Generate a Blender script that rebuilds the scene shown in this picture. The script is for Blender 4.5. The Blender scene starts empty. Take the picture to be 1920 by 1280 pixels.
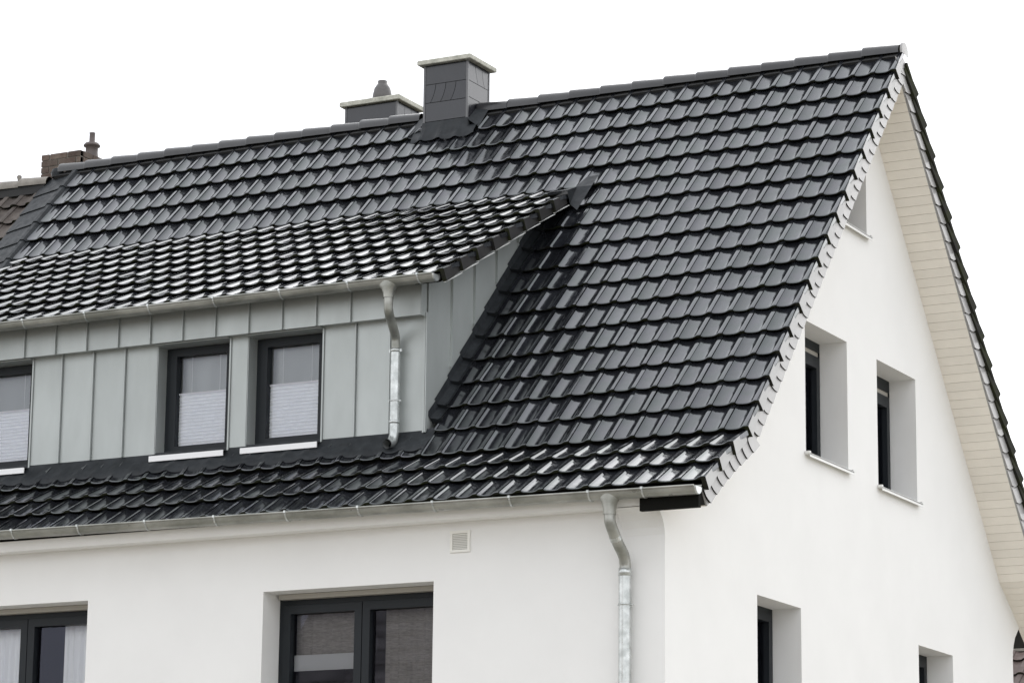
import bpy, bmesh, math, random
from math import sin, cos, radians, pi, sqrt, atan2
from mathutils import Matrix, Vector
import numpy as np
random.seed(7)
S = bpy.context.scene
COL = S.collection

# ------------------------------------------------------------------ camera, sky, sun, exposure
cam_d = bpy.data.cameras.new("camera"); cam = bpy.data.objects.new("camera", cam_d); COL.objects.link(cam)
cam_d.sensor_width = 36.0; cam_d.lens = 5676.7 / 1920 * 36.0
cam_d.clip_start = 0.1; cam_d.clip_end = 3000
yaw, pitch, roll = radians(27.915), radians(12.447), radians(0.632)
d = Vector((-sin(yaw)*cos(pitch), cos(yaw)*cos(pitch), sin(pitch)))
r0 = Vector((cos(yaw), sin(yaw), 0)); u0 = r0.cross(d)
rr = cos(roll)*r0 + sin(roll)*u0; uu = -sin(roll)*r0 + cos(roll)*u0
M = Matrix((rr, uu, -d)).transposed().to_4x4(); M.translation = Vector((9.596, -25.998, 1.610))
cam.matrix_world = M
S.camera = cam

SUN_EL, SUN_AZ = radians(36), radians(0)      # azimuth from +Y towards +X; the sun stands veiled behind the house
w = bpy.data.worlds.new("World"); S.world = w; w.use_nodes = True
nt = w.node_tree; N = nt.nodes; L = nt.links; N.clear()
out = N.new('ShaderNodeOutputWorld'); bg = N.new('ShaderNodeBackground')
sky = N.new('ShaderNodeTexSky'); sky.sky_type = 'NISHITA'; sky.sun_disc = False
sky.sun_elevation = SUN_EL; sky.sun_rotation = SUN_AZ; sky.air_density = 1.0; sky.dust_density = 4.0
tc = N.new('ShaderNodeTexCoord'); mp = N.new('ShaderNodeMapping'); mp.inputs['Scale'].default_value = (1, 1, 2.2)
no = N.new('ShaderNodeTexNoise'); no.inputs['Scale'].default_value = 2.2; no.inputs['Detail'].default_value = 5
cr = N.new('ShaderNodeValToRGB'); cr.color_ramp.elements[0].position = .3; cr.color_ramp.elements[1].position = .75
cr.color_ramp.elements[0].color = (15.4, 15.8, 16.6, 1); cr.color_ramp.elements[1].color = (19, 19.2, 19.6, 1)
mx = N.new('ShaderNodeMixRGB'); mx.inputs[0].default_value = 0.89
L.new(tc.outputs['Generated'], mp.inputs[0]); L.new(mp.outputs[0], no.inputs['Vector']); L.new(no.outputs[0], cr.inputs[0])
L.new(sky.outputs[0], mx.inputs[1]); L.new(cr.outputs[0], mx.inputs[2]); L.new(mx.outputs[0], bg.inputs[0])
bg.inputs[1].default_value = 0.1
L.new(bg.outputs[0], out.inputs[0])

sd = bpy.data.lights.new("sun", 'SUN'); sd.energy = 1.5; sd.angle = radians(62); sd.color = (1, .985, .96)
sun = bpy.data.objects.new("sun", sd); COL.objects.link(sun)
sv = Vector((sin(SUN_AZ)*cos(SUN_EL), cos(SUN_AZ)*cos(SUN_EL), sin(SUN_EL)))
sun.rotation_euler = sv.to_track_quat('Z', 'Y').to_euler(); sun.location = sv*60
S.view_settings.view_transform = 'Standard'; S.view_settings.look = 'None'
S.view_settings.exposure = 0.0; S.view_settings.gamma = 1.0; S.view_settings.use_curve_mapping = False

# ------------------------------------------------------------------ materials
def mat(name, col, rough=.6, metal=0., spec=.5, var=0., vscale=8., bump=0., bscale=60., rvar=0., coat=0., col2=None, rnd=0., stretch=(1,1,1), ior=1.5, coatior=1.5):
    m = bpy.data.materials.new(name); m.use_nodes = True
    t = m.node_tree; n = t.nodes; l = t.links; b = n['Principled BSDF']
    b.inputs['Roughness'].default_value = rough; b.inputs['Metallic'].default_value = metal
    b.inputs['Specular IOR Level'].default_value = spec; b.inputs['IOR'].default_value = ior
    b.inputs['Coat Weight'].default_value = coat; b.inputs['Coat Roughness'].default_value = rough*.8; b.inputs['Coat IOR'].default_value = coatior
    b.inputs['Base Color'].default_value = (*col, 1)
    c = n.new('ShaderNodeTexCoord'); g = n.new('ShaderNodeNewGeometry'); mpn = n.new('ShaderNodeMapping')
    mpn.inputs['Scale'].default_value = stretch; l.new(g.outputs['Position'], mpn.inputs[0])
    colsock = None
    if var or col2:
        x = n.new('ShaderNodeTexNoise'); x.inputs['Scale'].default_value = vscale; x.inputs['Detail'].default_value = 6; x.inputs['Roughness'].default_value = .6
        l.new(mpn.outputs[0], x.inputs['Vector'])
        rp = n.new('ShaderNodeValToRGB'); rp.color_ramp.elements[0].position = .35; rp.color_ramp.elements[1].position = .68
        c2 = col2 if col2 else tuple(min(1, v*(1+var)) for v in col)
        c1 = col if col2 else tuple(v*(1-var) for v in col)
        rp.color_ramp.elements[0].color = (*c1, 1); rp.color_ramp.elements[1].color = (*c2, 1)
        l.new(x.outputs[0], rp.inputs[0]); colsock = rp.outputs[0]
    if rnd:
        oi = n.new('ShaderNodeObjectInfo'); at = n.new('ShaderNodeAttribute'); at.attribute_name = 'rnd'
        ad = n.new('ShaderNodeMath'); ad.operation = 'ADD'; l.new(oi.outputs['Random'], ad.inputs[0]); l.new(at.outputs['Fac'], ad.inputs[1])
        fr = n.new('ShaderNodeMath'); fr.operation = 'FRACT'; l.new(ad.outputs[0], fr.inputs[0])
        mr = n.new('ShaderNodeMapRange'); mr.inputs[3].default_value = 1-rnd; mr.inputs[4].default_value = 1+rnd; l.new(fr.outputs[0], mr.inputs[0])
        hs = n.new('ShaderNodeHueSaturation'); l.new(mr.outputs[0], hs.inputs['Value'])
        if colsock: l.new(colsock, hs.inputs['Color'])
        else: hs.inputs['Color'].default_value = (*col, 1)
        colsock = hs.outputs[0]
        ml = n.new('ShaderNodeMath'); ml.operation = 'MULTIPLY'; ml.inputs[1].default_value = 7.31; l.new(fr.outputs[0], ml.inputs[0])
        f2_ = n.new('ShaderNodeMath'); f2_.operation = 'FRACT'; l.new(ml.outputs[0], f2_.inputs[0])
        m2_ = n.new('ShaderNodeMapRange'); m2_.inputs[3].default_value = spec*(1-rnd*.55); m2_.inputs[4].default_value = spec*(1+rnd*.4); l.new(f2_.outputs[0], m2_.inputs[0])
        l.new(m2_.outputs[0], b.inputs['Specular IOR Level'])
    if colsock: l.new(colsock, b.inputs['Base Color'])
    if rvar:
        x = n.new('ShaderNodeTexNoise'); x.inputs['Scale'].default_value = vscale*1.7; x.inputs['Detail'].default_value = 4
        l.new(mpn.outputs[0], x.inputs['Vector'])
        mr = n.new('ShaderNodeMapRange'); mr.inputs[1].default_value = .3; mr.inputs[2].default_value = .7
        mr.inputs[3].default_value = max(.02, rough-rvar); mr.inputs[4].default_value = rough+rvar
        l.new(x.outputs[0], mr.inputs[0]); l.new(mr.outputs[0], b.inputs['Roughness'])
        if coat: l.new(mr.outputs[0], b.inputs['Coat Roughness'])
    if bump:
        x = n.new('ShaderNodeTexNoise'); x.inputs['Scale'].default_value = bscale; x.inputs['Detail'].default_value = 5
        l.new(mpn.outputs[0], x.inputs['Vector'])
        bp = n.new('ShaderNodeBump'); bp.inputs['Strength'].default_value = bump; bp.inputs['Distance'].default_value = .01
        l.new(x.outputs[0], bp.inputs['Height']); l.new(bp.outputs[0], b.inputs['Normal'])
        if coat: l.new(bp.outputs[0], b.inputs['Coat Normal'])
    return m

TILE = mat('anthracite_tile_glaze', (.014, .015, .018), rough=.13, var=.3, vscale=14, rvar=.05, rnd=.3, bump=.02, bscale=9, ior=1.90)
NOSE = mat('tile_edge_with_moss', (.022, .021, .020), rough=.85, spec=.1, col2=(.026, .030, .012), vscale=7)
FLANGE = mat('verge_side_painted_sheen', (.36, .36, .355), rough=.5, var=.05, vscale=5, rnd=.05)  # pale base colour paints the sky reflection onto the front verge sides
FLANGE_D = mat('dormer_verge_tile', (.022, .02, .019), rough=.4, var=.3, vscale=9, rnd=.2)
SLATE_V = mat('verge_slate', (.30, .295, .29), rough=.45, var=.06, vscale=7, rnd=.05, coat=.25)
SLATE = mat('chimney_slate', (.013, .014, .019), rough=.26, var=.15, vscale=7, rnd=.12, coat=.22, coatior=1.6)
LEAD = mat('lead_flashing', (.022, .025, .028), rough=.5, spec=.2, var=.25, vscale=9, rvar=.1, bump=.35, bscale=18)
DECK = mat('roof_underlay', (.02, .02, .02), rough=.9)
ZINC = mat('pre_weathered_zinc', (.405, .430, .420), rough=.42, metal=.35, var=.06, vscale=3, rvar=.06, rnd=.05, stretch=(1, 1, .35), bump=.04, bscale=5)
GUTT = mat('weathered_zinc_gutter', (.22, .225, .20), rough=.38, metal=.55, col2=(.40, .40, .37), vscale=6, rvar=.12, stretch=(.5, 1, 1), bump=.08, bscale=12)
GALV = mat('bright_zinc_pipe', (.42, .44, .43), rough=.33, metal=.75, col2=(.66, .68, .67), vscale=14, rvar=.08)
PLAST = mat('white_render', (.80, .795, .78), rough=.9, var=.018, vscale=1.5, bump=.25, bscale=220, spec=.2)
BOARD = mat('painted_soffit_board', (.80, .755, .68), rough=.6, var=.03, vscale=4, rnd=.03)
FRAME = mat('anthracite_window_frame', (.016, .019, .022), rough=.45, spec=.22, rnd=.03)
SILLW = mat('white_sill', (.82, .82, .82), rough=.35)
SILLM = mat('light_metal_sill', (.70, .70, .68), rough=.4)
SHUT = mat('roller_box', (.38, .36, .32), rough=.6)
BLIND = mat('pleated_blind_fabric', (.91, .93, .92), rough=.8)
BLACK = mat('black_void', (.008, .008, .007), rough=.9, spec=.1)
CONC = mat('concrete_cap', (.34, .34, .29), rough=.9, col2=(.58, .57, .50), vscale=16, bump=.5, bscale=70)
CLAY = mat('dark_clay_pot', (.085, .08, .078), rough=.5, var=.2)
BRICK = mat('weathered_brick', (.075, .05, .04), rough=.9, col2=(.13, .105, .085), vscale=9, rnd=.3, bump=.5, bscale=60)
MORT = mat('mortar', (.16, .145, .125), rough=.95)
BROWN = mat('brown_concrete_tile', (.048, .038, .033), rough=.8, col2=(.082, .069, .059), vscale=11, rnd=.25, bump=.4, bscale=60)
BROWNR = mat('red_brown_tile', (.085, .06, .052), rough=.7, col2=(.14, .11, .10), vscale=9, rnd=.25)
ROOM = mat('dim_interior', (.075, .072, .08), rough=.9)
PAVE = mat('pale_paving_and_verge', (.29, .27, .225), rough=.9, col2=(.40, .37, .31), vscale=.8)
ASPH = mat('asphalt', (.05, .05, .05), rough=.9, var=.2)
WHITEP = mat('white_plastic', (.80, .79, .74), rough=.5)

def glass_mat(name, tint, ior, inner):
    m = bpy.data.materials.new(name); m.use_nodes = True; t = m.node_tree; n = t.nodes; l = t.links; n.clear()
    o = n.new('ShaderNodeOutputMaterial'); mxs = n.new('ShaderNodeMixShader'); fr = n.new('ShaderNodeFresnel'); fr.inputs[0].default_value = ior
    gl = n.new('ShaderNodeBsdfGlossy'); gl.inputs['Roughness'].default_value = .0; gl.inputs['Color'].default_value = (*tint, 1)
    tr = n.new('ShaderNodeBsdfTransparent'); tr.inputs[0].default_value = (*inner, 1)
    l.new(fr.outputs[0], mxs.inputs[0]); l.new(tr.outputs[0], mxs.inputs[1]); l.new(gl.outputs[0], mxs.inputs[2]); l.new(mxs.outputs[0], o.inputs[0])
    return m
GLASS = glass_mat('window_glass', (.62, .64, .80), 1.55, (.98, .98, .98))

# faint bluish and greenish mottling of the glaze sheen
_t = TILE.node_tree; _g = _t.nodes.new('ShaderNodeNewGeometry'); _n = _t.nodes.new('ShaderNodeTexNoise'); _n.inputs['Scale'].default_value = 5.5; _n.inputs['Detail'].default_value = 3
_r = _t.nodes.new('ShaderNodeValToRGB'); _r.color_ramp.elements[0].position = .36; _r.color_ramp.elements[1].position = .64
_r.color_ramp.elements[0].color = (.80, .88, .86, 1); _r.color_ramp.elements[1].color = (.93, .94, 1.0, 1)
_t.links.new(_g.outputs['Position'], _n.inputs['Vector']); _t.links.new(_n.outputs[0], _r.inputs[0]); _t.links.new(_r.outputs[0], _t.nodes['Principled BSDF'].inputs['Specular Tint'])

# ------------------------------------------------------------------ object helpers
WL = {}                                   # world location of every object
def empty(name, loc, label, cat, group=None):
    o = bpy.data.objects.new(name, None); COL.objects.link(o); o.location = loc
    o.empty_display_size = .5
    o['label'] = label; o['category'] = cat
    if group: o['group'] = group
    WL[o.name] = Vector(loc); return o
def parent_to(o, par, wl):
    o.location = Vector(wl) - (WL[par.name] if par else Vector((0, 0, 0)))
    if par: o.parent = par
    WL[o.name] = Vector(wl)
class MB:
    def __init__(s): s.v = []; s.f = []; s.m = []; s.sm = []
    def add(s, vs, fs, mi=0, smooth=False):
        k = len(s.v); s.v += [tuple(v) for v in vs]
        for f in fs: s.f.append(tuple(i+k for i in f)); s.m.append(mi); s.sm.append(smooth)
    def box(s, x0, x1, y0, y1, z0, z1, mi=0):
        vs = [(x, y, z) for x in (x0, x1) for y in (y0, y1) for z in (z0, z1)]
        s.add(vs, [(0,1,3,2), (4,6,7,5), (0,4,5,1), (2,3,7,6), (0,2,6,4), (1,5,7,3)], mi)
    def quad(s, a, b, c, dd, mi=0, smooth=False): s.add([a, b, c, dd], [(0,1,2,3)], mi, smooth)
    def prism_x(s, poly, x0, x1, mi=0):       # poly of (y,z), extruded along x
        n = len(poly); vs = [(x0, y, z) for y, z in poly] + [(x1, y, z) for y, z in poly]
        fs = [tuple(range(n)), tuple(range(2*n-1, n-1, -1))] + [(i, i+n, (i+1) % n+n, (i+1) % n) for i in range(n)]
        s.add(vs, fs, mi)
    def prism_y(s, poly, y0, y1, mi=0):       # poly of (x,z)
        n = len(poly); vs = [(x, y0, z) for x, z in poly] + [(x, y1, z) for x, z in poly]
        fs = [tuple(range(n)), tuple(range(2*n-1, n-1, -1))] + [(i, i+n, (i+1) % n+n, (i+1) % n) for i in range(n)]
        s.add(vs, fs, mi)
    def tube(s, path, rad, seg=16, mi=0, caps=True):
        P = [Vector(p) for p in path]; R = rad if isinstance(rad, (list, tuple)) else [rad]*len(P)
        rings = []
        side = None
        for i, p in enumerate(P):
            t = (P[min(i+1, len(P)-1)] - P[max(i-1, 0)]).normalized()
            if side is None: side = t.orthogonal().normalized()
            side = (side - t*side.dot(t)).normalized(); up = t.cross(side)
            rings.append([p + R[i]*(cos(2*pi*k/seg)*side + sin(2*pi*k/seg)*up) for k in range(seg)])
        vs = [v for ring in rings for v in ring]; fs = []
        for i in range(len(P)-1):
            for k in range(seg): fs.append((i*seg+k, i*seg+(k+1) % seg, (i+1)*seg+(k+1) % seg, (i+1)*seg+k))
        s.add(vs, fs, mi, True)
        if caps:
            s.add(rings[0], [tuple(range(seg-1, -1, -1))], mi); s.add(rings[-1], [tuple(range(seg))], mi)
    def lathe(s, prof, cx, cy, seg=24, mi=0):   # prof (r,z)
        s.add([(cx+r*cos(2*pi*k/seg), cy+r*sin(2*pi*k/seg), z) for r, z in prof for k in range(seg)],
              [(i*seg+k, i*seg+(k+1) % seg, (i+1)*seg+(k+1) % seg, (i+1)*seg+k) for i in range(len(prof)-1) for k in range(seg)], mi, True)
    def mesh(s, name, mats, origin=None, local=False, fix=True):
        v = np.array(s.v, float)
        if local: o = Vector((0, 0, 0))
        else:
            o = Vector(((v.max(0)+v.min(0))/2)) if origin is None else Vector(origin)
            v = v - np.array(o)
        me = bpy.data.meshes.new(name); me.from_pydata(v.tolist(), [], s.f)
        for m_ in (mats if isinstance(mats, (list, tuple)) else [mats]): me.materials.append(m_)
        me.polygons.foreach_set('material_index', s.m); me.polygons.foreach_set('use_smooth', s.sm)
        if fix:
            bm = bmesh.new(); bm.from_mesh(me); bmesh.ops.recalc_face_normals(bm, faces=bm.faces); bm.to_mesh(me); bm.free()
        me.update(); return me, o
    def obj(s, name, mats, parent=None, **kw):
        props = kw.pop('props', {}); me, o = s.mesh(name, mats, **kw)
        ob = bpy.data.objects.new(name, me); COL.objects.link(ob); parent_to(ob, parent, o)
        for k, v in props.items(): ob[k] = v
        return ob
def inst(name, me, parent, loc, rot=(0, 0, 0)):
    ob = bpy.data.objects.new(name, me); COL.objects.link(ob); ob.rotation_euler = rot; parent_to(ob, parent, loc); return ob
def boxpart(name, m, par, *b, **kw):
    q = MB(); q.box(*b); return q.obj(name, m, par, **kw)

# ------------------------------------------------------------------ setting
g = MB(); g.quad((-400, -400, 0), (400, -400, 0), (400, 600, 0), (-400, 600, 0))
g.obj('ground', PAVE, props={'kind': 'structure'}, fix=False)
rd = MB(); rd.box(-60, 60, -19.5, -13.5, .004, .02); rd.obj('road', ASPH, props={'kind': 'structure'})

# ------------------------------------------------------------------ main dimensions
ZR = 10.6; G = .335; TH = 0.85030; CT, ST = cos(TH), sin(TH); T0 = .0878
CW = .2026; XJ = -.197; NC = 46; XL = XJ-NC*CW            # column width, verge joint, columns
WX = -.43; WY = -4.45; WYR = 4.06                          # gable wall plane, front wall plane, rear wall plane
XP = -9.85                                                # party wall
row = {k: (-(k*G+T0)*CT, ZR-(k*G+T0)*ST) for k in range(0, 18)}
row[18] = (-4.120, 6.080); row[19] = (-4.394, 5.900); row[20] = (-4.666, 5.706)
rrow = {k: ((k*G+T0+.104)*CT, ZR-(k*G+T0+.104)*ST) for k in range(0, 18)}
rrow[18] = (4.175, 5.99); rrow[19] = (4.455, 5.80); rrow[20] = (4.73, 5.61)
H = .036                                                  # step of one tile over the next

house = empty('white_house', (-5, 0, 0), 'white rendered house with a glossy black tiled roof and long zinc dormer', 'house')

# roof line offset curves (y,z) at perpendicular depth off
def offset_poly(pts, off):
    P = [Vector(p) for p in pts]; out = []
    nrm = []
    for a, b in zip(P, P[1:]):
        t = (b-a).normalized(); n = Vector((-t.y, t.x))
        if n.y > 0: n = -n
        nrm.append(n)
    out.append(P[0]+nrm[0]*off)
    for i in range(1, len(P)-1):
        n = (nrm[i-1]+nrm[i]).normalized(); out.append(P[i]+n*(off/max(.3, n.dot(nrm[i]))))
    out.append(P[-1]+nrm[-1]*off)
    return [tuple(p) for p in out]
FRONT = [(0, ZR)] + [row[k] for k in (17, 18, 19, 20)]
REAR = [(0, ZR+.09)] + [rrow[k] for k in (17, 18, 19, 20)]
def clip_apex(fr, re):
    # meet two offset curves at the line where they cross near the ridge
    (y0, z0), (y1, z1) = fr[0], fr[1]; (a0, b0), (a1, b1) = re[0], re[1]
    A = np.array([[y1-y0, -(a1-a0)], [z1-z0, -(b1-b0)]]); t = np.linalg.solve(A, [a0-y0, b0-z0])
    p = (y0+t[0]*(y1-y0), z0+t[0]*(z1-z0)); return p
fS, rS = offset_poly(FRONT, .265), offset_poly(REAR, .29)
ap = clip_apex(fS, rS); fS[0] = ap; rS[0] = ap

# ------------------------------------------------------------------ walls
def wall_mesh(name, outer, holes, to3d, par, depth, m, inward):
    bm = bmesh.new()
    loops = [outer]+holes; edges = []
    for lp in loops:
        vs = [bm.verts.new(to3d(a, b, 0)) for a, b in lp]
        edges += [bm.edges.new((vs[i], vs[(i+1) % len(vs)])) for i in range(len(vs))]
    bmesh.ops.triangle_fill(bm, use_beauty=True, use_dissolve=False, edges=edges)
    for hl in holes:
        for i in range(len(hl)):
            a, b = hl[i], hl[(i+1) % len(hl)]
            bm.faces.new([bm.verts.new(to3d(*q)) for q in ((*a, 0), (*b, 0), (*b, depth), (*a, depth))])
    bm.verts.index_update()
    q = MB(); q.v = [tuple(v.co) for v in bm.verts]; q.f = [tuple(v.index for v in f.verts) for f in bm.faces]
    q.m = [0]*len(q.f); q.sm = [False]*len(q.f); bm.free()
    return q.obj(name, m, par, fix=False)
RV = .27
def rect(a0, a1, b0, b1): return [(a0, b0), (a1, b0), (a1, b1), (a0, b1)]
# gable wall
cove = [(WY, 5.30), (WY-.012, 5.36), (WY-.045, 5.42), (WY-.095, 5.47), (WY-.16, 5.51)]
coveR = [(WYR+.16, 5.50), (WYR+.09, 5.44), (WYR+.04, 5.36), (WYR+.01, 5.28), (WYR, 5.20)]
gable_open = {'G0': (-.80, .063, 8.77, 9.45), 'G1': (-1.50, -.487, 6.44, 7.652), 'G2': (.27, 1.311, 6.415, 7.638),
              'G3': (-2.614, -1.65, 3.85, 5.05), 'G4': (1.268, 2.227, 3.85, 5.05)}
outer = [(WY, .0)] + cove + list(reversed([p for p in fS if p[1] > 5.3][1:])) + [fS[0]] + [p for p in rS[1:] if p[1] > 5.45] + coveR + [(WYR, 0)]
wall_mesh('gable_wall', outer, [rect(*v) for v in gable_open.values()], lambda a, b, dd: (WX-dd, a, b), house, RV, PLAST, -1)
# front wall
front_open = {'F1': (-4.175, -2.524, 3.75, 5.044), 'F2': (-7.64, -5.985, 3.75, 5.066)}
wall_mesh('front_wall', [(XP, 0), (WX, 0), (WX, 5.30), (XP, 5.30)], [rect(*v) for v in front_open.values()], lambda a, b, dd: (a, WY+dd, b), house, RV, PLAST, 1)
q = MB()
for (a, b) in zip(cove, cove[1:]): q.quad((-.80, *a), (WX, *a), (WX, *b), (-.80, *b), smooth=True)
q.add([(-.80, *p) for p in cove]+[(-.80, WY, 5.52)], [tuple(range(len(cove)+1))])
q.quad((XP, WY, 5.30), (-.80, WY, 5.30), (-.80, WY, 5.52), (XP, WY, 5.52))
q.quad((XP, WY+.0, 5.52), (WX, WY+.0, 5.52), (WX, -4.63, 5.515), (XP, -4.63, 5.515))

q.quad((XP, -4.63, 5.515), (WX-.1, -4.63, 5.515), (WX-.1, -4.66, 5.60), (XP, -4.66, 5.60))
q.obj('eaves_cove', PLAST, house, fix=False)
boxpart('rear_wall', PLAST, house, XP, WX-.02, WYR-.2, WYR, 0, 5.6)
# eaves closing board at the verge foot
q = MB(); q.box(-.535, -.026, -4.70, -4.655, 5.457, 5.60); q.obj('eaves_end_board', BLACK, house)

# ------------------------------------------------------------------ windows
def window(name, to3, a0, a1, b0, b1, sashes=1, fw=.055, sw=.06, dep=.07, glassd=.035, room=.9, rm=.3, box=None, nameprefix=None):
    """window in plane coordinates (a along, b up), to3(a,b,depth)"""
    q = MB()
    def bx(A0, A1, B0, B1, D0, D1, mb):
        vs = [to3(a, b, dd) for a in (A0, A1) for b in (B0, B1) for dd in (D0, D1)]
        mb.add(vs, [(0,1,3,2), (4,6,7,5), (0,4,5,1), (2,3,7,6), (0,2,6,4), (1,5,7,3)])
    bx(a0, a1, b1-fw, b1, 0, dep, q); bx(a0, a1, b0, b0+fw, 0, dep, q)
    bx(a0, a0+fw, b0+fw, b1-fw, 0, dep, q); bx(a1-fw, a1, b0+fw, b1-fw, 0, dep, q)
    fr = q.obj(name, FRAME, house)
    wa = (a1-a0-2*fw)/sashes
    for i in range(sashes):
        s0 = a0+fw+i*wa; s1 = s0+wa
        q = MB(); e = .004
        bx(s0+e, s1-e, b1-fw-sw, b1-fw-e, -.018, dep-.01, q); bx(s0+e, s1-e, b0+fw+e, b0+fw+sw, -.018, dep-.01, q)
        bx(s0+e, s0+sw, b0+fw+sw, b1-fw-sw, -.018, dep-.01, q); bx(s1-sw, s1-e, b0+fw+sw, b1-fw-sw, -.018, dep-.01, q)
        # inner glazing bead
        q.obj('sash', FRAME, fr)
        q = MB(); q.quad(*[to3(a, b, glassd) for a, b in ((s0+sw-.01, b0+fw+sw-.01), (s1-sw+.01, b0+fw+sw-.01), (s1-sw+.01, b1-fw-sw+.01), (s0+sw-.01, b1-fw-sw+.01))])
        q.obj('pane', GLASS, fr, fix=False)
    # dim room behind
    q = MB()
    vs = [to3(a, b, dd) for a in (a0-rm, a1+rm) for b in (b0-rm*.6, b1+rm*.5) for dd in (dep+.002, room)]
    q.add(vs, [(0,1,3,2), (4,6,7,5), (0,4,5,1), (2,3,7,6), (1,5,7,3)]); q.obj('room', ROOM, fr)
    return fr
# dormer front plane and window openings
DY = -3.56; DX = -3.13; DB, DT = 6.505, 7.52
dwin = [(-8.15, -7.36), (-5.95, -5.165), (-4.97, -4.185)]
DRV = .14
def blind(par, x0, x1, z0, z1, y):
    q = MB(); n = 15; vs = []
    for i in range(2*n+1):
        z = z0+(z1-z0)*i/(2*n); yy = y+(.011 if i % 2 else 0); vs += [(x0, yy, z), (x1, yy, z)]
    q.add(vs, [(2*i, 2*i+1, 2*i+3, 2*i+2) for i in range(2*n)]); b = q.obj('pleated_blind', BLIND, par, fix=False)
    q = MB(); q.box(x0, x1, y-.008, y+.016, z1, z1+.014); q.obj('blind_rail', SILLW, par)
    q = MB()
    for f in (.26, .78): xx = x0+(x1-x0)*f; q.box(xx-.0012, xx+.0012, y, y+.002, z1+.014, 7.47)
    q.obj('blind_cord', BLIND, par)
for (x0, x1) in dwin:
    fr = window('dormer_window', lambda a, b, dd: (a, DY+DRV+dd, b), x0, x1, DB-.035, 7.545, 1, fw=.045, sw=.075, room=1.0)
    blind(fr, x0+.10, x1-.10, 6.60, 7.075, DY+DRV+.043)
    q = MB()   # folded white sill
    q.add([(x0-.01, DY+DRV, DB-.012), (x1+.005, DY+DRV, DB-.012), (x1+.005, DY-.085, DB-.030), (x0-.01, DY-.085, DB-.030)], [(0,1,2,3)])
    q.box(x0-.01, x1+.005, DY-.087, DY-.079, DB-.082, DB-.030)
    q.obj('window_sill', SILLW, fr, fix=False)
    q = MB()   # zinc reveals
    q.box(x0-.006, x0, DY-.004, DY+DRV, DB-.03, 7.53); q.box(x1, x1+.006, DY-.016, DY+DRV, DB-.03, 7.53)
    q.box(x1, x1+.014, DY-.020, DY+.0, DB-.02, 7.52)
    q.box(x0, x1, DY-.06, DY+DRV-.002, 7.505, 7.515)
    q.obj('zinc_reveal', ZINC, fr)
def gwin(key, box=.0):
    y0, y1, z0, z1 = gable_open[key]
    to3 = lambda a, b, dd: (WX-RV-dd, a, b)
    fr = window('gable_window', to3, y0, y1, z0, z1-box, 1, fw=.05, sw=.07, room=1.2 if key != 'G0' else .25, rm=.3 if key != 'G0' else 0)
    if box:
        q = MB(); q.box(WX-RV-.08, WX-RV+.0, y0, y1, z1-box+.045, z1); q.obj('shutter_box', FRAME, fr)
        q = MB(); q.box(WX-RV-.06, WX-RV-.01, y0+.02, y1-.02, z1-box, z1-box+.045); q.obj('shutter_slat', SHUT, fr)
    q = MB()
    q.add([(WX-RV, y0+.0, z0+.012), (WX-RV, y1-.0, z0+.012), (WX+.045, y1, z0), (WX+.045, y0, z0)], [(0,1,2,3)])
    q.box(WX+.043, WX+.049, y0-.02, y1+.02, z0-.032, z0+.002)
    q.box(WX+.004, WX+.049, y1, y1+.035, z0-.004, z0+.018); q.box(WX+.004, WX+.049, y0-.035, y0, z0-.004, z0+.018)
    q.box(WX+.002, WX+.049, y0-.03, y1+.03, z0-.010, z0-.003)
    q.obj('window_sill', SILLM, fr, fix=False)
    return fr
for k, b in (('G0', 0), ('G1', .13), ('G2', .16), ('G3', .0), ('G4', .0)): gwin(k, b)
# curtain strip in G1
def fwin(key):
    x0, x1, z0, z1 = front_open[key]
    to3 = lambda a, b, dd: (a, WY+RV+dd, b)
    fr = window('front_window', to3, x0, x1, z0, z1-.045, 2, fw=.045, sw=.075, room=1.6)
    q = MB(); q.box(x0+.03, x1, WY+RV-.07, WY+RV-.0, z1-.045, z1-.004); q.obj('shutter_guide', SHUT, fr)
    q = MB(); q.box(x0-.02, x1+.02, WY-.04, WY+RV, z0-.03, z0-.001); q.obj('window_sill', SILLW, fr)
    return fr
f1 = fwin('F1'); f2 = fwin('F2')
q = MB(); q.box(-4.06, -3.38, WY+RV+.062, WY+RV+.070, 4.40, 4.535); q.obj('blind_band', mat('grey_blind_cloth', (.42, .43, .43), rough=.8), f1)
def curtain(par, x0, x1, y, z0=3.8, z1=4.98, n=10, name='curtain', m=BLIND):
    q = MB(); vs = []
    for i in range(n*2+1):
        x = x0+(x1-x0)*i/(2*n); vs += [(x, y+.02*sin(i*1.9)+.012*sin(i*.7), z0), (x, y+.012*sin(i*1.9), z1)]
    q.add(vs, [(2*i, 2*i+2, 2*i+3, 2*i+1) for i in range(2*n)], 0, True); q.obj(name, m, par, fix=False)
ROOF_REFL = mat('painted_roof_reflection', (.17, .16, .145), rough=.9, col2=(.27, .255, .235), vscale=26, stretch=(.5, 1, 3.5))  # added sheets, coloured like the opposite roof's reflection in the glass
curtain(f1, -4.08, -3.36, WY+RV+.13, z0=4.45, n=12, name='roof_reflection_sheet', m=ROOF_REFL); curtain(f1, -3.20, -2.60, WY+RV+.13, n=12, name='roof_reflection_sheet', m=ROOF_REFL)
curtain(f2, -6.50, -6.10, WY+RV+.12); curtain(f2, -7.5, -6.88, WY+RV+.12, n=14)

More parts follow.
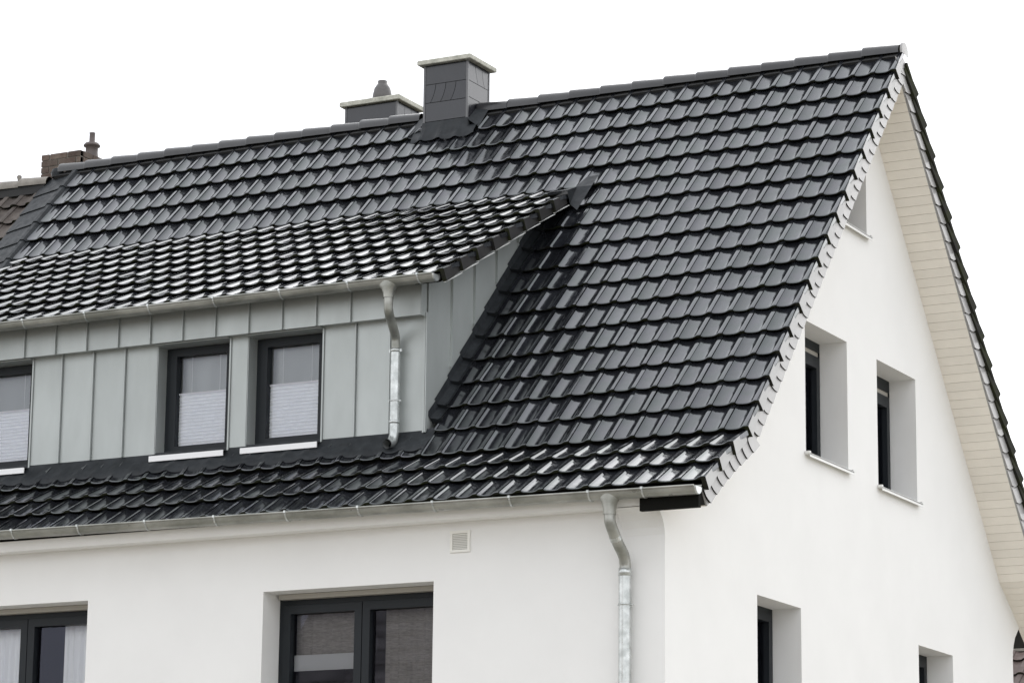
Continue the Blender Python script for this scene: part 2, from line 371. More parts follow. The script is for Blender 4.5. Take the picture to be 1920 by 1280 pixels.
# ------------------------------------------------------------------ roof deck
q = MB()
dF, dR = offset_poly(FRONT, .115), offset_poly(REAR, .115); a2 = clip_apex(dF, dR); dF[0] = a2; dR[0] = a2
fS2 = offset_poly(FRONT, .255); rS2 = offset_poly(REAR, .28); a3 = clip_apex(fS2, rS2); fS2[0] = a3; rS2[0] = a3
x0, x1 = XP, -.05
for t, b_ in ((dF, fS2), (dR, rS2)):
    for i in range(len(t)-1):
        q.quad((x0, *t[i]), (x1, *t[i]), (x1, *t[i+1]), (x0, *t[i+1]))
        q.quad((WX-.35, *b_[i]), (x1, *b_[i]), (x1, *b_[i+1]), (WX-.35, *b_[i+1]))
    q.quad((WX-.1, *t[-1]), (x1, *t[-1]), (x1, *b_[-1]), (WX-.1, *b_[-1]))
    for i in range(len(t)-1): q.quad((x1, *t[i]), (x1, *t[i+1]), (x1, *b_[i+1]), (x1, *b_[i])); q.quad((x0, *t[i]), (x0, *t[i+1]), (x0, *b_[i+1]), (x0, *b_[i]))
roof = q.obj('roof', DECK, house, fix=False)

# ------------------------------------------------------------------ roof tiles
UF = [.012, .045, .13, .30, .48, .60, .69, .76, .815, .90, 1.0]
UZ = [-.0085, -.0150, -.0210, -.0248, -.0246, -.0208, -.0140, -.0072, -.0026, -.0012, .0006]
def tile_mb(length, ends=True, wid=CW, uf=UF, uz=UZ):
    q = MB(); n = len(uf)
    def zo(v): return -H*v/G
    top = []
    for v, dz in ((0, -.0045), (.004, -.001), (.014, 0), (length, 0)):
        top += [(u*wid, v, z+dz+zo(v)) for u, z in zip(uf, uz)]
    fs = [(r*n+i, r*n+i+1, (r+1)*n+i+1, (r+1)*n+i) for r in range(3) for i in range(n-1)]
    q.add(top, fs, 0, True)
    # nose face with a nearly straight lower edge
    q.add([(u*wid, 0, z-.0045) for u, z in zip(uf, uz)] + [(u*wid, .003, -.026+.45*(z)) for u, z in zip(uf, uz)],
          [(i, i+n, i+n+1, i+1) for i in range(n-1)], 1, False)
    q.quad((uf[0]*wid, .006, -.040), (wid, .006, -.040), (wid, length, -.042+zo(length)), (uf[0]*wid, length, -.042+zo(length)), 1)
    # sides
    q.quad((wid, 0, -.0045), (wid, .003, -.026), (wid, length, -.044+zo(length)), (wid, length, zo(length)), 0)
    q.quad((uf[0]*wid, 0, uz[0]-.0045), (uf[0]*wid, length, uz[0]+zo(length)), (uf[0]*wid, length, -.044+zo(length)), (uf[0]*wid, .003, -.032), 0)
    return q
LEN = .352
tq = tile_mb(LEN); tile_me, _ = tq.mesh('roof_tile', [TILE, NOSE], local=True, fix=False)
# dormer frame
DTH = radians(28.3); DV = (-3.85, 7.860)      # first dormer row nose
drow = {k: (DV[0]+k*G*cos(DTH), DV[1]+k*G*sin(DTH)) for k in range(0, 9)}
DXV = XJ-13*CW                                # outer verge line of the dormer roof
DJ = DXV-.197
DXE = -9.35                                   # far end of the dormer, outside the frame
def dormer_z(y): return DV[1]+(y-DV[0])*math.tan(DTH)
def main_z(y): return ZR+y/CT*ST
camp = Vector(M.translation); Mi = M.inverted()
def px(p):
    c_ = Mi @ Vector(p); return (960+5676.7*c_.x/-c_.z, 640-5676.7*c_.y/-c_.z, -c_.z)
sites = []          # (x, y, z, angle, length, area)
def rowangle(k):
    if k <= 17: return TH
    a, b = row[k], row[k-1]; return atan2(b[1]-a[1], b[0]-a[0])
for k in range(1, 21):
    y, z = row[k]; a = rowangle(k)
    for c_ in range(NC):
        x = XJ-(c_+1)*CW
        if k in (6, 7, 8, 9, 10, 11, 12, 13, 14, 15, 16) and x < DX-.02 and x+CW < DX+.2: continue
        if k <= 16 and k >= 6 and x < DX-.0: continue
        if k == 1 and -5.25 < x < -4.50: continue                 # chimney
        sites.append([x, y, z, a, LEN, 'main'])
for k in range(0, 9):
    y, z = drow[k]
    for c_ in range(32):
        x = DJ-(c_+1)*CW
        if x < DXE: continue
        sites.append([x, y, z, DTH, LEN if k < 8 else .30, 'dormer'])
for s_ in sites:
    X_, Y_, Z_ = px((s_[0]+CW/2, s_[1]+.13, s_[2]+.13)); inside = (-10 < X_ < 1930 and -10 < Y_ < 1290)
    hid = s_[5] == 'main' and s_[0] < DX+.3 and 6 <= 0
    vis = abs(sin(s_[3]-radians(15)))
    s_.append((vis/Z_**2 if inside else 0))
sites.sort(key=lambda t: -t[-1])
single = [s_ for s_ in sites if s_[4] == LEN][:300]; keys = set(id(s_) for s_ in single)
rest = [s_ for s_ in sites if id(s_) not in keys]
for s_ in single:
    o = inst('roof_tile', tile_me, roof, (s_[0]+random.uniform(-.0015, .0015), s_[1], s_[2]+random.uniform(-.0025, .0025)),
             (s_[3]+random.uniform(-.010, .010), random.uniform(-.012, .012), random.uniform(-.006, .006)))
def join_tiles(name, ss, mats, par, props, wid=CW, base=None):
    V = []; F = []; MI = []; RN = []; SM = []
    cache = {}
    for s_ in ss:
        ln = round(s_[4], 3)
        if ln not in cache:
            tq = (base or tile_mb)(ln, wid=wid); cache[ln] = (np.array(tq.v), tq.f, tq.m, tq.sm)
        v, f, m_, sm = cache[ln]
        R = np.array((Matrix.Rotation(s_[3]+random.uniform(-.009, .009), 3, 'X') @ Matrix.Rotation(random.uniform(-.012, .012), 3, 'Y')))
        k = sum(len(a) for a in V) if False else join_tiles.n
        V.append(v @ R.T + np.array([s_[0]+random.uniform(-.0015, .0015), s_[1], s_[2]+random.uniform(-.0025, .0025)])); join_tiles.n += len(v)
        F += [tuple(i+k for i in ff) for ff in f]; MI += m_; SM += sm; RN += [random.random()]*len(f)
    V = np.concatenate(V); o = (V.max(0)+V.min(0))/2
    me = bpy.data.meshes.new(name); me.from_pydata((V-o).tolist(), [], F)
    for mm in mats: me.materials.append(mm)
    me.polygons.foreach_set('material_index', MI); me.polygons.foreach_set('use_smooth', SM)
    at = me.attributes.new('rnd', 'FLOAT', 'FACE'); at.data.foreach_set('value', RN); me.update()
    ob = bpy.data.objects.new(name, me); COL.objects.link(ob); parent_to(ob, par, o)
    for k_, v_ in props.items(): ob[k_] = v_
    return ob
join_tiles.n = 0
join_tiles('remaining_roof_tiles', rest, [TILE, NOSE], roof, {'kind': 'stuff'})

# verge tiles: a normal tile with a deep side flange that tucks behind the next one
def verge_mb(width, length, fl=.125):
    q = tile_mb(length, wid=width); e = .016
    us = [width-.03, width+.004, width+e]; 
    def zo(v): return -H*v/G
    tp = []
    for v, dz, dx in ((0, -.0045, 0), (.012, 0, 0), (G, 0, -.030)): tp += [(width-.002, v, dz+zo(v)+.0005), (width+e+dx-.006, v, dz+zo(v)+.0005), (width+e+dx, v, dz+zo(v)-.006)]
    q.add(tp, [(r*3+i, r*3+i+1, (r+1)*3+i+1, (r+1)*3+i) for r in range(2) for i in range(2)], 0, True)
    X0, X1 = width+e, width+e-.030
    a = [(X0, 0, -.008), (X0, .006, -fl), (X1, G, -fl-.002), (X1, G, -H-.004)]
    b = [(X0-.042, 0, -.002), (X0-.042, .006, -fl), (X1-.03, G, -fl-.002), (X1-.03, G, -H-.004)]
    q.add(a, [(0, 1, 2, 3)], 2); q.add(a+b, [(0, 4, 5, 1)], 1); q.add(a+b, [(1, 5, 6, 2)], 1)
    return q
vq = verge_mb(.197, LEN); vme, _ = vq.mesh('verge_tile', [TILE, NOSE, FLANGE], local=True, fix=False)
vme_d, _ = vq.mesh('verge_tile', [TILE, NOSE, FLANGE_D], local=True, fix=False)
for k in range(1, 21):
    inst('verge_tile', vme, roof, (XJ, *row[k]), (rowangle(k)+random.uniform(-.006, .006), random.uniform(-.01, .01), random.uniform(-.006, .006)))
# rear slope verge tiles (mirrored: nose towards +y)
rq = MB(); rq.v = [(x, -y, z) for x, y, z in vq.v]; rq.f = [tuple(reversed(f)) for f in vq.f]; rq.m = vq.m; rq.sm = vq.sm
rme, _ = rq.mesh('verge_tile', [NOSE, NOSE, NOSE], local=True, fix=False)
for k in range(1, 21):
    a = TH if k <= 17 else radians(34.)
    inst('verge_tile', rme, roof, (XJ, *rrow[k]), (-a, 0, 0))
q = MB()     # plain rear tiling, seen only from behind
rp = offset_poly([(.16, rrow[0][1]-(.16-rrow[0][0])*ST/CT)]+REAR[1:], .03)
q2 = [(-.197, *p) for p in rp]
for i in range(len(rp)-1): q.quad((XP, *rp[i]), (XJ, *rp[i]), (XJ, *rp[i+1]), (XP, *rp[i+1]))
q.obj('rear_tiling', NOSE, roof, fix=False)

# verge slates
def slate_mb(wd, ln, thick=.013):
    q = MB(); n = 7
    def se(qq): return .084*(qq/.166)**2
    low = [(i/(n-1)*wd) for i in range(n)]
    # local: y = up slope, z = -perp
    f = [(.0+thick, se(a), -a) for a in low]; fu = [(0.0008, ln+.03+se(a), -a) for a in low]; bk = [(-.002, se(a), -a) for a in low]
    q.add(f+fu, [(i, i+1, i+1+n, i+n) for i in range(n-1)], 0)
    q.add(f+bk, [(i, i+n, i+n+1, i+1) for i in range(n-1)], 1)
    q.add([f[-1], fu[-1], (-.004, ln+.03+se(wd), -wd), (-.004, se(wd), -wd)], [(0, 3, 2, 1)], 0)
    return q
sme, _ = slate_mb(.145, .147).mesh('verge_slate', [SLATE_V, BLACK], local=True, fix=False)
def place_slates(curve, mirror, x, start, me, step=.147, stopz=5.3):
    # curve = offset line at the flange foot, walk down it
    pts = [Vector(p) for p in curve]; s = start; segs = []
    tot = sum((b-a).length for a, b in zip(pts, pts[1:]))
    while s < tot+.02:
        r_ = s; 
        for a, b in zip(pts, pts[1:]):
            l_ = (b-a).length
            if r_ <= l_ or b is pts[-1]:
                t = (b-a).normalized(); p = a+t*min(r_, l_+.03); ang = atan2(-t.y, abs(t.x)); break
            r_ -= l_
        yield p, ang; s += step
fl = offset_poly(FRONT, .118); rl = offset_poly(REAR, .125); a4 = clip_apex(fl, rl); fl[0] = a4; rl[0] = a4
q = MB()   # backing board of both verges
for A, B in ((fl, offset_poly(FRONT, .262)), (rl, offset_poly(REAR, .285))):
    for i in range(len(A)-1):
        b0, b1 = list(B[i]), list(B[i+1])
        if i == 0: b0 = list(ap)
        q.quad((-.036, *A[i]), (-.036, *A[i+1]), (-.036, *b1), (-.036, *b0)); q.quad((-.05, *A[i]), (-.05, *A[i+1]), (-.05, *b1), (-.05, *b0))
        q.quad((-.036, *b0), (-.036, *b1), (-.05, *b1), (-.05, *b0))
    q.quad((-.036, *A[-1]), (-.036, *b1), (-.05, *b1), (-.05, *A[-1]))
verge = q.obj('verge_board', SLATE_V, house, fix=False)
for p, ang in place_slates(fl, 1, 0, .14, sme): inst('verge_slate', sme, verge, (-.030, p.x, p.y), (ang, 0, 0))
mq = slate_mb(.16, .147); mr_ = MB(); mr_.v = [(x, -y, z) for x, y, z in mq.v]; mr_.f = [tuple(reversed(f)) for f in mq.f]; mr_.m = mq.m; mr_.sm = mq.sm
sme2, _ = mr_.mesh('verge_slate', [SLATE_V, BLACK], local=True, fix=False)
for p, ang in place_slates(rl, -1, 0, .14, sme2, step=.20): inst('verge_slate', sme2, verge, (-.030, p.x, p.y), (-ang, 0, 0))

# soffit boards under the rear verge (and the front one)
soff = MB()
soff.box(WX-.03, WX+.0, -.02, .02, ap[1]-.5, ap[1]-.4)
def boards(curve, step, sgn):
    pts = [Vector(p) for p in curve]
    for a, b in zip(pts, pts[1:]):
        l_ = (b-a).length; n = max(1, round(l_/step)); t = (b-a)/n; nn = Vector((-t.y, t.x)).normalized()
        if nn.y > 0: nn = -nn
        for i in range(n):
            p0 = a+t*i; yield p0+t*.018, p0+t*.982, nn
sofp = MB(); sofp.box(WX+.004, -.05, -.012, .012, ap[1]-.03, ap[1]-.02)
soffit = sofp.obj('soffit', BOARD, house)
for cu in (rS, fS):
    for a, b, nn in boards(cu, .098, 1):
        q = MB(); c0, c1 = a-nn*.012, b-nn*.012
        q.prism_x([(a.x, a.y), (b.x, b.y), (c1.x, c1.y), (c0.x, c0.y)], WX-.015, -.046)
        q.obj('soffit_board', BOARD, soffit)

# ridge tiles
def ridge_mb():
    q = MB(); n = 12; L_ = .372; vs = []
    rad = [(0, .086, .0), (.006, .092, 0), (.02, .093, 0), (L_, .078, -.006)]      # big end at -x, lapped over the next
    for x, r_, dz in rad:
        for i in range(n+1):
            a = radians(-12)+radians(204)*i/n; vs.append((x, r_*cos(a), r_*sin(a)*1.0+dz))
    q.add(vs, [(j*(n+1)+i, j*(n+1)+i+1, (j+1)*(n+1)+i+1, (j+1)*(n+1)+i) for j in range(3) for i in range(n)], 0, True)
    # inside
    vs = [(x-.001 if x == 0 else x, y*.86, z*.86) for x, y, z in vs[:n+1]] + [(x, y*.86, z*.86) for x, y, z in vs[-n-1:]]
    q.add(vs, [(i, n+1+i, n+2+i, i+1) for i in range(n)], 1, True)
    e0 = [(0, .086*cos(radians(-12)+radians(204)*i/n), .086*sin(radians(-12)+radians(204)*i/n)) for i in range(n+1)]
    e1 = [(0, y*.86, z*.86) for x, y, z in e0]
    q.add(e0+e1, [(i, i+1, n+2+i, n+1+i) for i in range(n)], 1)
    return q
RIDGE = mat('ridge_tile_glaze', (.024, .024, .026), ior=1.6, rough=.30, var=.2, vscale=12, rnd=.2)
rme_, _ = ridge_mb().mesh('ridge_tile', [RIDGE, NOSE], local=True, fix=False)
XR0 = -.4145
for i in range(0, 28):
    x = XR0-.348*i
    if -5.12 < x+.17 < -4.60: continue
    inst('ridge_tile', rme_, roof, (x, .03, 10.540+random.uniform(-.003, .003)), (0, random.uniform(-.004, .004), 0))
q = MB()   # ridge end cap
for i in range(9):
    a0 = pi*i/8-.2+.02*i; 
n = 14; ring = [(.022*0, .128*cos(2*pi*i/n)*.9, .128*sin(2*pi*i/n)) for i in range(n)]
q = MB(); q.add([(-.02, .03+.090*cos(radians(-20)+radians(220)*i/n), 10.540+.090*sin(radians(-20)+radians(220)*i/n)) for i in range(n+1)] +
                [(-.002, .03+.086*cos(radians(-20)+radians(220)*i/n), 10.540+.086*sin(radians(-20)+radians(220)*i/n)) for i in range(n+1)] + [(.002, .03, 10.50)],
                [(i, i+1, n+2+i, n+1+i) for i in range(n)] + [(n+1+i, n+2+i, 2*n+2) for i in range(n)])
q.obj('ridge_end_cap', SLATE_V, roof, fix=False)
q = MB()   # ridge roll filler under the ridge tiles
q.prism_x([(-.075, 10.47), (.03, 10.54), (.13, 10.47), (.03, 10.38)], XP, -.05); q.obj('ridge_filler', DECK, roof)

# party-wall flashing
q = MB(); nseg = 5
a = TH
def rp3(x, t, off): return (x, -t*CT-off*ST*-1 if False else -t*CT-(-off)*(-ST)*1.0, ZR-t*ST+off*CT)
def on_roof(x, t, off):   # point t metres down the front slope, off above the nose plane
    return (x, -t*CT-off*ST, ZR-t*ST+off*CT)
pr_ = [(XL+.03, -.03), (XL-.02, -.03), (XL-.04, .0), (XL-.08, .002), (XL-.12, -.03), (XL-.20, -.045), (XL-.38, -.075), (XL-.50, -.10)]
for k in range(1, 18):
    t0, t1 = k*G+T0-.33, k*G+T0
    vs = [on_roof(x, t1, o_) for x, o_ in pr_]+[on_roof(x, t0, o_-.012) for x, o_ in pr_]
    n = len(pr_); q.add(vs, [(i, i+n, i+n+1, i+1) for i in range(n-1)], 0, False)
    q.add([on_roof(x, t1, o_) for x, o_ in pr_]+[on_roof(x, t1, o_-.03) for x, o_ in pr_], [(i, i+1, i+n+1, i+n) for i in range(n-1)], 0)
q.obj('party_wall_flashing', LEAD, roof, fix=False)

# ------------------------------------------------------------------ gutters and downpipes
def gutter(name, x0, x1, yc, zc, r, brackets, m=GUTT, slope=0.):
    q = MB(); n = 14; SL = lambda mb: setattr(mb, 'v', [(x, y, z-slope*(x-x1)) for x, y, z in mb.v])
    prof = [(yc-r*cos(pi*i/n), zc-r*sin(pi*i/n)) for i in range(n+1)]
    inn = [(yc-(r-.004)*cos(pi*i/n), zc-(r-.004)*sin(pi*i/n)) for i in range(n+1)]
    q.add([(x0, *p) for p in prof]+[(x1, *p) for p in prof], [(i, i+n+1, i+n+2, i+1) for i in range(n)], 0, True)
    q.add([(x0, *p) for p in inn]+[(x1, *p) for p in inn], [(i, i+1, i+n+2, i+n+1) for i in range(n)], 0, True)
    q.tube([(x0, yc-r-.004, zc+.002), (x1, yc-r-.004, zc+.002)], .0085, 10)
    q.quad((x0, *prof[-1]), (x1, *prof[-1]), (x1, yc+r+.03, zc+.03), (x0, yc+r+.03, zc+.03))
    SL(q); gt = q.obj(name, m, house, fix=False)
    q = MB(); pc = [(x1, *p) for p in prof]; po = [(x1+.014, yc+(p[0]-yc)*.93, zc+(p[1]-zc)*.93) for p in prof]
    q.add(pc+po, [(i, i+1, i+n+2, i+n+1) for i in range(n)], 0, True); q.add(po, [tuple(range(n+1))]); q.obj('end_cap', GALV, gt)
    for xb in brackets:
        q = MB(); pr2 = [(yc-(r+.005)*cos(pi*i/n), zc-(r+.005)*sin(pi*i/n)) for i in range(n+1)]
        q.add([(xb-.007, *p) for p in pr2]+[(xb+.007, *p) for p in pr2], [(i, i+n+1, i+n+2, i+1) for i in range(n)], 0, False)
        for e in (-.007, .007):
            q.add([(xb+e, *p) for p in pr2]+[(xb+e, *p) for p in prof], [(i, i+n+1, i+n+2, i+1) for i in range(n)], 0, False)
        q.box(xb-.010, xb+.010, yc-r-.016, yc-r+.01, zc-.004, zc+.016); SL(q)
        q.obj('gutter_bracket', GALV, gt, fix=False)
    # sleeve joints
    return gt
br = [-.46, -.93]+[-.93-.705*k for k in range(1, 13)]
mg = gutter('eaves_gutter', XP, -.012, -4.755, 5.607, .062, br, slope=.0088)
dg = gutter('dormer_gutter', DXE, -2.875, -3.885, 7.795, .062, [-3.02-.70*k for k in range(0, 9)])
def smooth_path(P, n=6):
    P = [Vector(p) for p in P]; out_ = []
    for i in range(len(P)-1):
        p0 = P[max(i-1, 0)]; p1 = P[i]; p2 = P[i+1]; p3 = P[min(i+2, len(P)-1)]
        for k in range(n):
            t = k/n; out_.append(.5*((2*p1)+(-p0+p2)*t+(2*p0-5*p1+4*p2-p3)*t*t+(-p0+3*p1-3*p2+p3)*t**3))
    out_.append(P[-1]); return out_
def funnel(par, x, y, z1, z0, w_, r_):
    q = MB(); n = 20; vs = []
    for k, (z, a, b) in enumerate(((z1, w_, .058), (z1-.03, w_*.97, .058), (z1-(z1-z0)*.55, w_*.66, .055), (z0+.01, r_+.006, r_+.006), (z0-.03, r_+.004, r_+.004))):
        for i in range(n): vs.append((x+a*cos(2*pi*i/n), y+b*sin(2*pi*i/n), z))
    q.add(vs, [(j*n+i, j*n+(i+1) % n, (j+1)*n+(i+1) % n, (j+1)*n+i) for j in range(4) for i in range(n)], 0, True)
    q.obj('hopper', GALV if False else GUTT, par)
def collar(par, x, y, z, r_, m=GALV, h=.022, ear=True):
    q = MB(); q.lathe([(r_, z-h), (r_+.005, z-h), (r_+.005, z), (r_, z)], x, y)
    if ear: q.box(x+r_, x+r_+.022, y-.008, y+.008, z-h, z-.004); q.box(x-r_-.016, x-r_, y-.008, y+.008, z-h, z-.004); q.box(x-.006, x+.006, y+r_, y+r_+.05, z-h, z-.004)
    q.obj('pipe_clip' if ear else 'pipe_socket', m, par)
# main downpipe
q = MB(); q.tube(smooth_path([(-.768, -4.755, 5.50), (-.768, -4.755, 5.42), (-.765, -4.745, 5.36), (-.752, -4.66, 5.24), (-.742, -4.56, 5.14), (-.741, -4.53, 5.07), (-.741, -4.53, 5.02)]), .046, 20)
dp = q.obj('downpipe', GUTT, house)
q = MB(); q.tube([(-.741, -4.53, 5.03), (-.741, -4.53, .2)], .051, 24); q.obj('pipe_length', GALV, dp)
funnel(dp, -.768, -4.757, 5.605, 5.465, .098, .047)
collar(dp, -.741, -4.53, 5.035, .049, ear=False, h=.06); collar(dp, -.741, -4.53, 4.755, .051, h=.014); collar(dp, -.741, -4.53, 2.6, .051)
q = MB(); q.tube([(-.768, -4.755, 5.467), (-.768, -4.755, 5.437)], .049, 20); q.tube([(-.757, -4.685, 5.272), (-.754, -4.665, 5.245)], .0485, 20); q.obj('pipe_socket', GALV, dp)
# dormer downpipe
q = MB(); q.tube(smooth_path([(-3.338, -3.885, 7.66), (-3.338, -3.885, 7.56), (-3.342, -3.86, 7.50), (-3.37, -3.75, 7.42), (-3.395, -3.655, 7.34), (-3.40, -3.64, 7.27), (-3.40, -3.64, 7.22)]), .040, 20)
dd_ = q.obj('dormer_downpipe', GUTT, house)
q = MB(); q.tube([(-3.40, -3.64, 7.23), (-3.398, -3.64, 6.54)], .043, 24); q.obj('pipe_length', GALV, dd_)
q = MB(); q.tube(smooth_path([(-3.398, -3.64, 6.56), (-3.397, -3.645, 6.47), (-3.392, -3.69, 6.40), (-3.385, -3.78, 6.37)]), .0425, 20, caps=False)
q.tube(smooth_path([(-3.398, -3.64, 6.56), (-3.397, -3.645, 6.47), (-3.392, -3.69, 6.40), (-3.385, -3.78, 6.37)]), .039, 20, caps=False); q.obj('outlet_elbow', GALV, dd_, fix=False)
funnel(dd_, -3.338, -3.887, 7.78, 7.665, .102, .042)
collar(dd_, -3.40, -3.64, 7.235, .0425, ear=True, h=.03); collar(dd_, -3.40, -3.64, 6.78, .0425, h=.014); collar(dd_, -3.398, -3.64, 6.60, .0425, ear=False, h=.03)

# ------------------------------------------------------------------ dormer
ZT = lambda y: dormer_z(y)-.115/cos(DTH)
# inner shell so nothing shines through
q = MB()
yi = -1.18
q.prism_x([(DY+DRV+.08, 6.2), (DY+DRV+.08, 7.60), (DY+.02, 7.60), (DY+.02, ZT(DY)-.03), (yi-.15, ZT(yi-.15)-.06), (yi-.15, 8.6), (-2.2, 7.6)], DXE, DX-.03)
core = q.obj('dormer_wall', ZINC, house)
# front panels
def fpanel(name, x0, x1, y, z0, z1, par, seam=True, seamleft=False):
    q = MB(); e = .0015; dz = .006
    # slightly pillowed sheet
    n = 4; vs = []
    for j in range(n+1):
        for i in range(n+1):
            u, v = i/n, j/n; b_ = random.uniform(-.0008, .0008) if 0 < i < n and 0 < j < n else 0
            vs.append((x0+e+(x1-x0-2*e)*u, y-dz+b_, z0+(z1-z0)*v))
    q.add(vs, [(j*(n+1)+i, j*(n+1)+i+1, (j+1)*(n+1)+i+1, (j+1)*(n+1)+i) for j in range(n) for i in range(n)], 0, True)
    q.quad((x0+e, y-dz, z0), (x1-e, y-dz, z0), (x1-e, y+.02, z0), (x0+e, y+.02, z0))
    if seam: q.box(x1-e-.009, x1-e, y-.030, y-dz, z0, z1-.002)
    if seamleft: q.box(x0+e, x0+e+.009, y-.030, y-dz, z0, z1-.002)
    return q.obj(name, ZINC, par, fix=False)
def runs(x0, x1, xs_): 
    pts = [x0]+[x for x in xs_ if x0+.05 < x < x1-.05]+[x1]; return list(zip(pts, pts[1:]))
seams_wall = [-9.0, -8.65, -8.3, -7.01, -6.655, -6.30, -3.835, -3.484]
for (a0, a1) in ((DXE, -8.156), (-7.345, -5.957), (-5.150, -4.977), (-4.170, DX)):
    rs = runs(a0, a1, seams_wall)
    for i, (b0, b1) in enumerate(rs): fpanel('cladding_panel', b0, b1, DY, DB, DT+.02, core, seam=(i < len(rs)-1))
# corner trim
q = MB(); q.box(DX-.03, DX+.010, DY-.012, DY+.02, DB-.02, DT+.03); q.box(DX-.016, DX+.002, DY-.030, DY-.004, DB-.02, DT); q.box(DX-.002, DX+.012, DY-.03, DY+.02, DB-.02, DT+.03); q.obj('corner_trim', ZINC, core)
# fascia
FY = -3.662
q = MB(); q.box(DXE, -3.142, FY+.002, DY+.03, 7.520, 7.80); q.box(-3.142, -3.136, FY, DY+.03, 7.512, 7.83)
fas = q.obj('dormer_fascia', ZINC, house)
sf = [-7.384-.3545*k for k in range(5, 0, -1)]+[-7.384+.3545*k for k in range(0, 12)]+[-3.142]
sf = [max(s_, DXE) for s_ in sf]
for a0, a1 in zip(sf, sf[1:]):
    if a1-a0 > .05: fpanel('fascia_panel', a0, a1, FY+.004, 7.514, 7.80, fas, seam=(a1 < -3.2))
# cheek: the side wall with vertical panels
def cheek_bot(y): return main_z(y)-.05
ys = [DY, -3.145, -2.73, -2.315, -1.90, -1.48, -1.30]
for y0, y1 in zip(ys, ys[1:]):
    n = 5; vs = []
    for i in range(n+1):
        y = y0+.002+(y1-y0-.004)*i/n; top = ZT(y)+.06; bot = min(main_z(y)-.08, top)
        vs += [(DX+.006, y, bot), (DX+.006, y, top)]
    q = MB(); q.add(vs, [(2*i, 2*i+2, 2*i+3, 2*i+1) for i in range(n)], 0, True)
    y = y1-.004
    if y1 < -1.35: q.add([(DX+xx, yy, zz) for xx in (.006, .030) for yy in (y-.010, y) for zz in (main_z(y)+.13, ZT(y)+.04)], [(0,1,3,2), (4,6,7,5), (0,4,5,1), (2,3,7,6), (0,2,6,4), (1,5,7,3)])
    q.obj('cheek_panel', ZINC, core, fix=False)
q = MB(); ya = -1.30
vs = [(DX, DY, 6.0), (DX, DY, ZT(DY)), (DX, ya, ZT(ya)), (DX, ya, 8.7)]; q.add(vs, [(0, 1, 2, 3)]); q.obj('cheek_backing', ZINC, core, fix=False)
# dormer roof deck with verge overhang
q = MB(); y0, y1 = DV[0]+.01, -1.02
def dz_(y, off): return dormer_z(y)-off/cos(DTH)
xa, xb = DXE, DXV-.045
q.prism_x([(y0, dz_(y0, .075)), (y1, dz_(y1, .075)), (y1, dz_(y1, .10)), (y0, dz_(y0, .10))], xa, xb)
droof = q.obj('dormer_roof', DECK, house)
q = MB(); q.prism_x([(y0+.05, dz_(y0+.05, .102)), (-1.45, dz_(-1.45, .102)), (-1.45, dz_(-1.45, .125)), (y0+.05, dz_(y0+.05, .125))], DX+.002, xb); q.obj('verge_soffit', BLACK, droof)
for k in range(0, 8):
    inst('verge_tile', vme_d, droof, (DJ, *drow[k]), (DTH+random.uniform(-.006, .006), random.uniform(-.01, .01), random.uniform(-.006, .006)))
for k in range(0, 8):       # pale strip painting the light caught on each verge tile's bottom bevel
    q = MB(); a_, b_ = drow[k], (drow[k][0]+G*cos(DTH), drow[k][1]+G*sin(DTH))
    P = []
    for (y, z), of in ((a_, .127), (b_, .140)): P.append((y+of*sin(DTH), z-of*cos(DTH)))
    q.prism_x([P[0], P[1], (P[1][0]+.002, P[1][1]-.005), (P[0][0]+.002, P[0][1]-.005)], DXV-.012, DXV+.003); q.obj('bevel_glint', SILLM, droof)
# lead saddle where the dormer verge runs out on the main roof
def RP(x, y, off):  # main nose plane point at y, off above
    return (x, y-off*ST, main_z(y)+off*CT)
q = MB()
e8 = drow[8]
q.add([(DXV-.16, e8[0], e8[1]+.002), (DXV+.012, e8[0], e8[1]+.002), (DXV+.012, e8[0]+.20, e8[1]+.085), (DXV-.12, e8[0]+.20, e8[1]+.075)], [(0, 1, 2, 3)])
q.add([(DXV+.012, e8[0], e8[1]), (DXV+.012, e8[0]+.06, e8[1]-.12), (DXV+.012, e8[0]+.15, e8[1]-.05), (DXV+.012, e8[0]+.20, e8[1]+.085)], [(0, 1, 2, 3)])
q.add([(DXV+.012, e8[0]+.06, e8[1]-.12), RP(DXV+.10, -1.46, .0), RP(DXV+.13, -1.20, .006), (DXV+.012, e8[0]+.20, e8[1]+.085)], [(0, 1, 2, 3)])
q.add([RP(DXV-.08, -1.25, .010), RP(DXV+.13, -1.20, .006), RP(DXV+.13, -1.07, -.010), RP(DXV+.01, -1.07, -.010)], [(0, 1, 2, 3)])
q.obj('lead_saddle', LEAD, droof, fix=False)
# lead apron in front of the dormer
q = MB(); n = 200; x0, x1 = DXE, DX+.10; vs = []
def wav(x):
    u = ((x-XJ)/CW) % 1.0; return float(np.interp(u, UF, UZ))
y17, z17 = row[17]
for i in range(n+1):
    x = x0+(x1-x0)*i/n; ww = wav(x)
    vs += [(x, DY+.0, DB+.012), (x, DY-.012, DB-.02), (x, -3.63, 6.425+ww*.35), (x, -3.70, 6.372+ww*.9+.006), (x, -3.755+.006*sin(x*9), 6.318+ww+.008*sin(x*7.3)), (x, -3.757+.006*sin(x*9), 6.308+ww+.008*sin(x*7.3))]
q.add(vs, [(6*i+j, 6*(i+1)+j, 6*(i+1)+j+1, 6*i+j+1) for i in range(n) for j in range(5)], 0, True)
q.obj('lead_apron', LEAD, droof, fix=False)
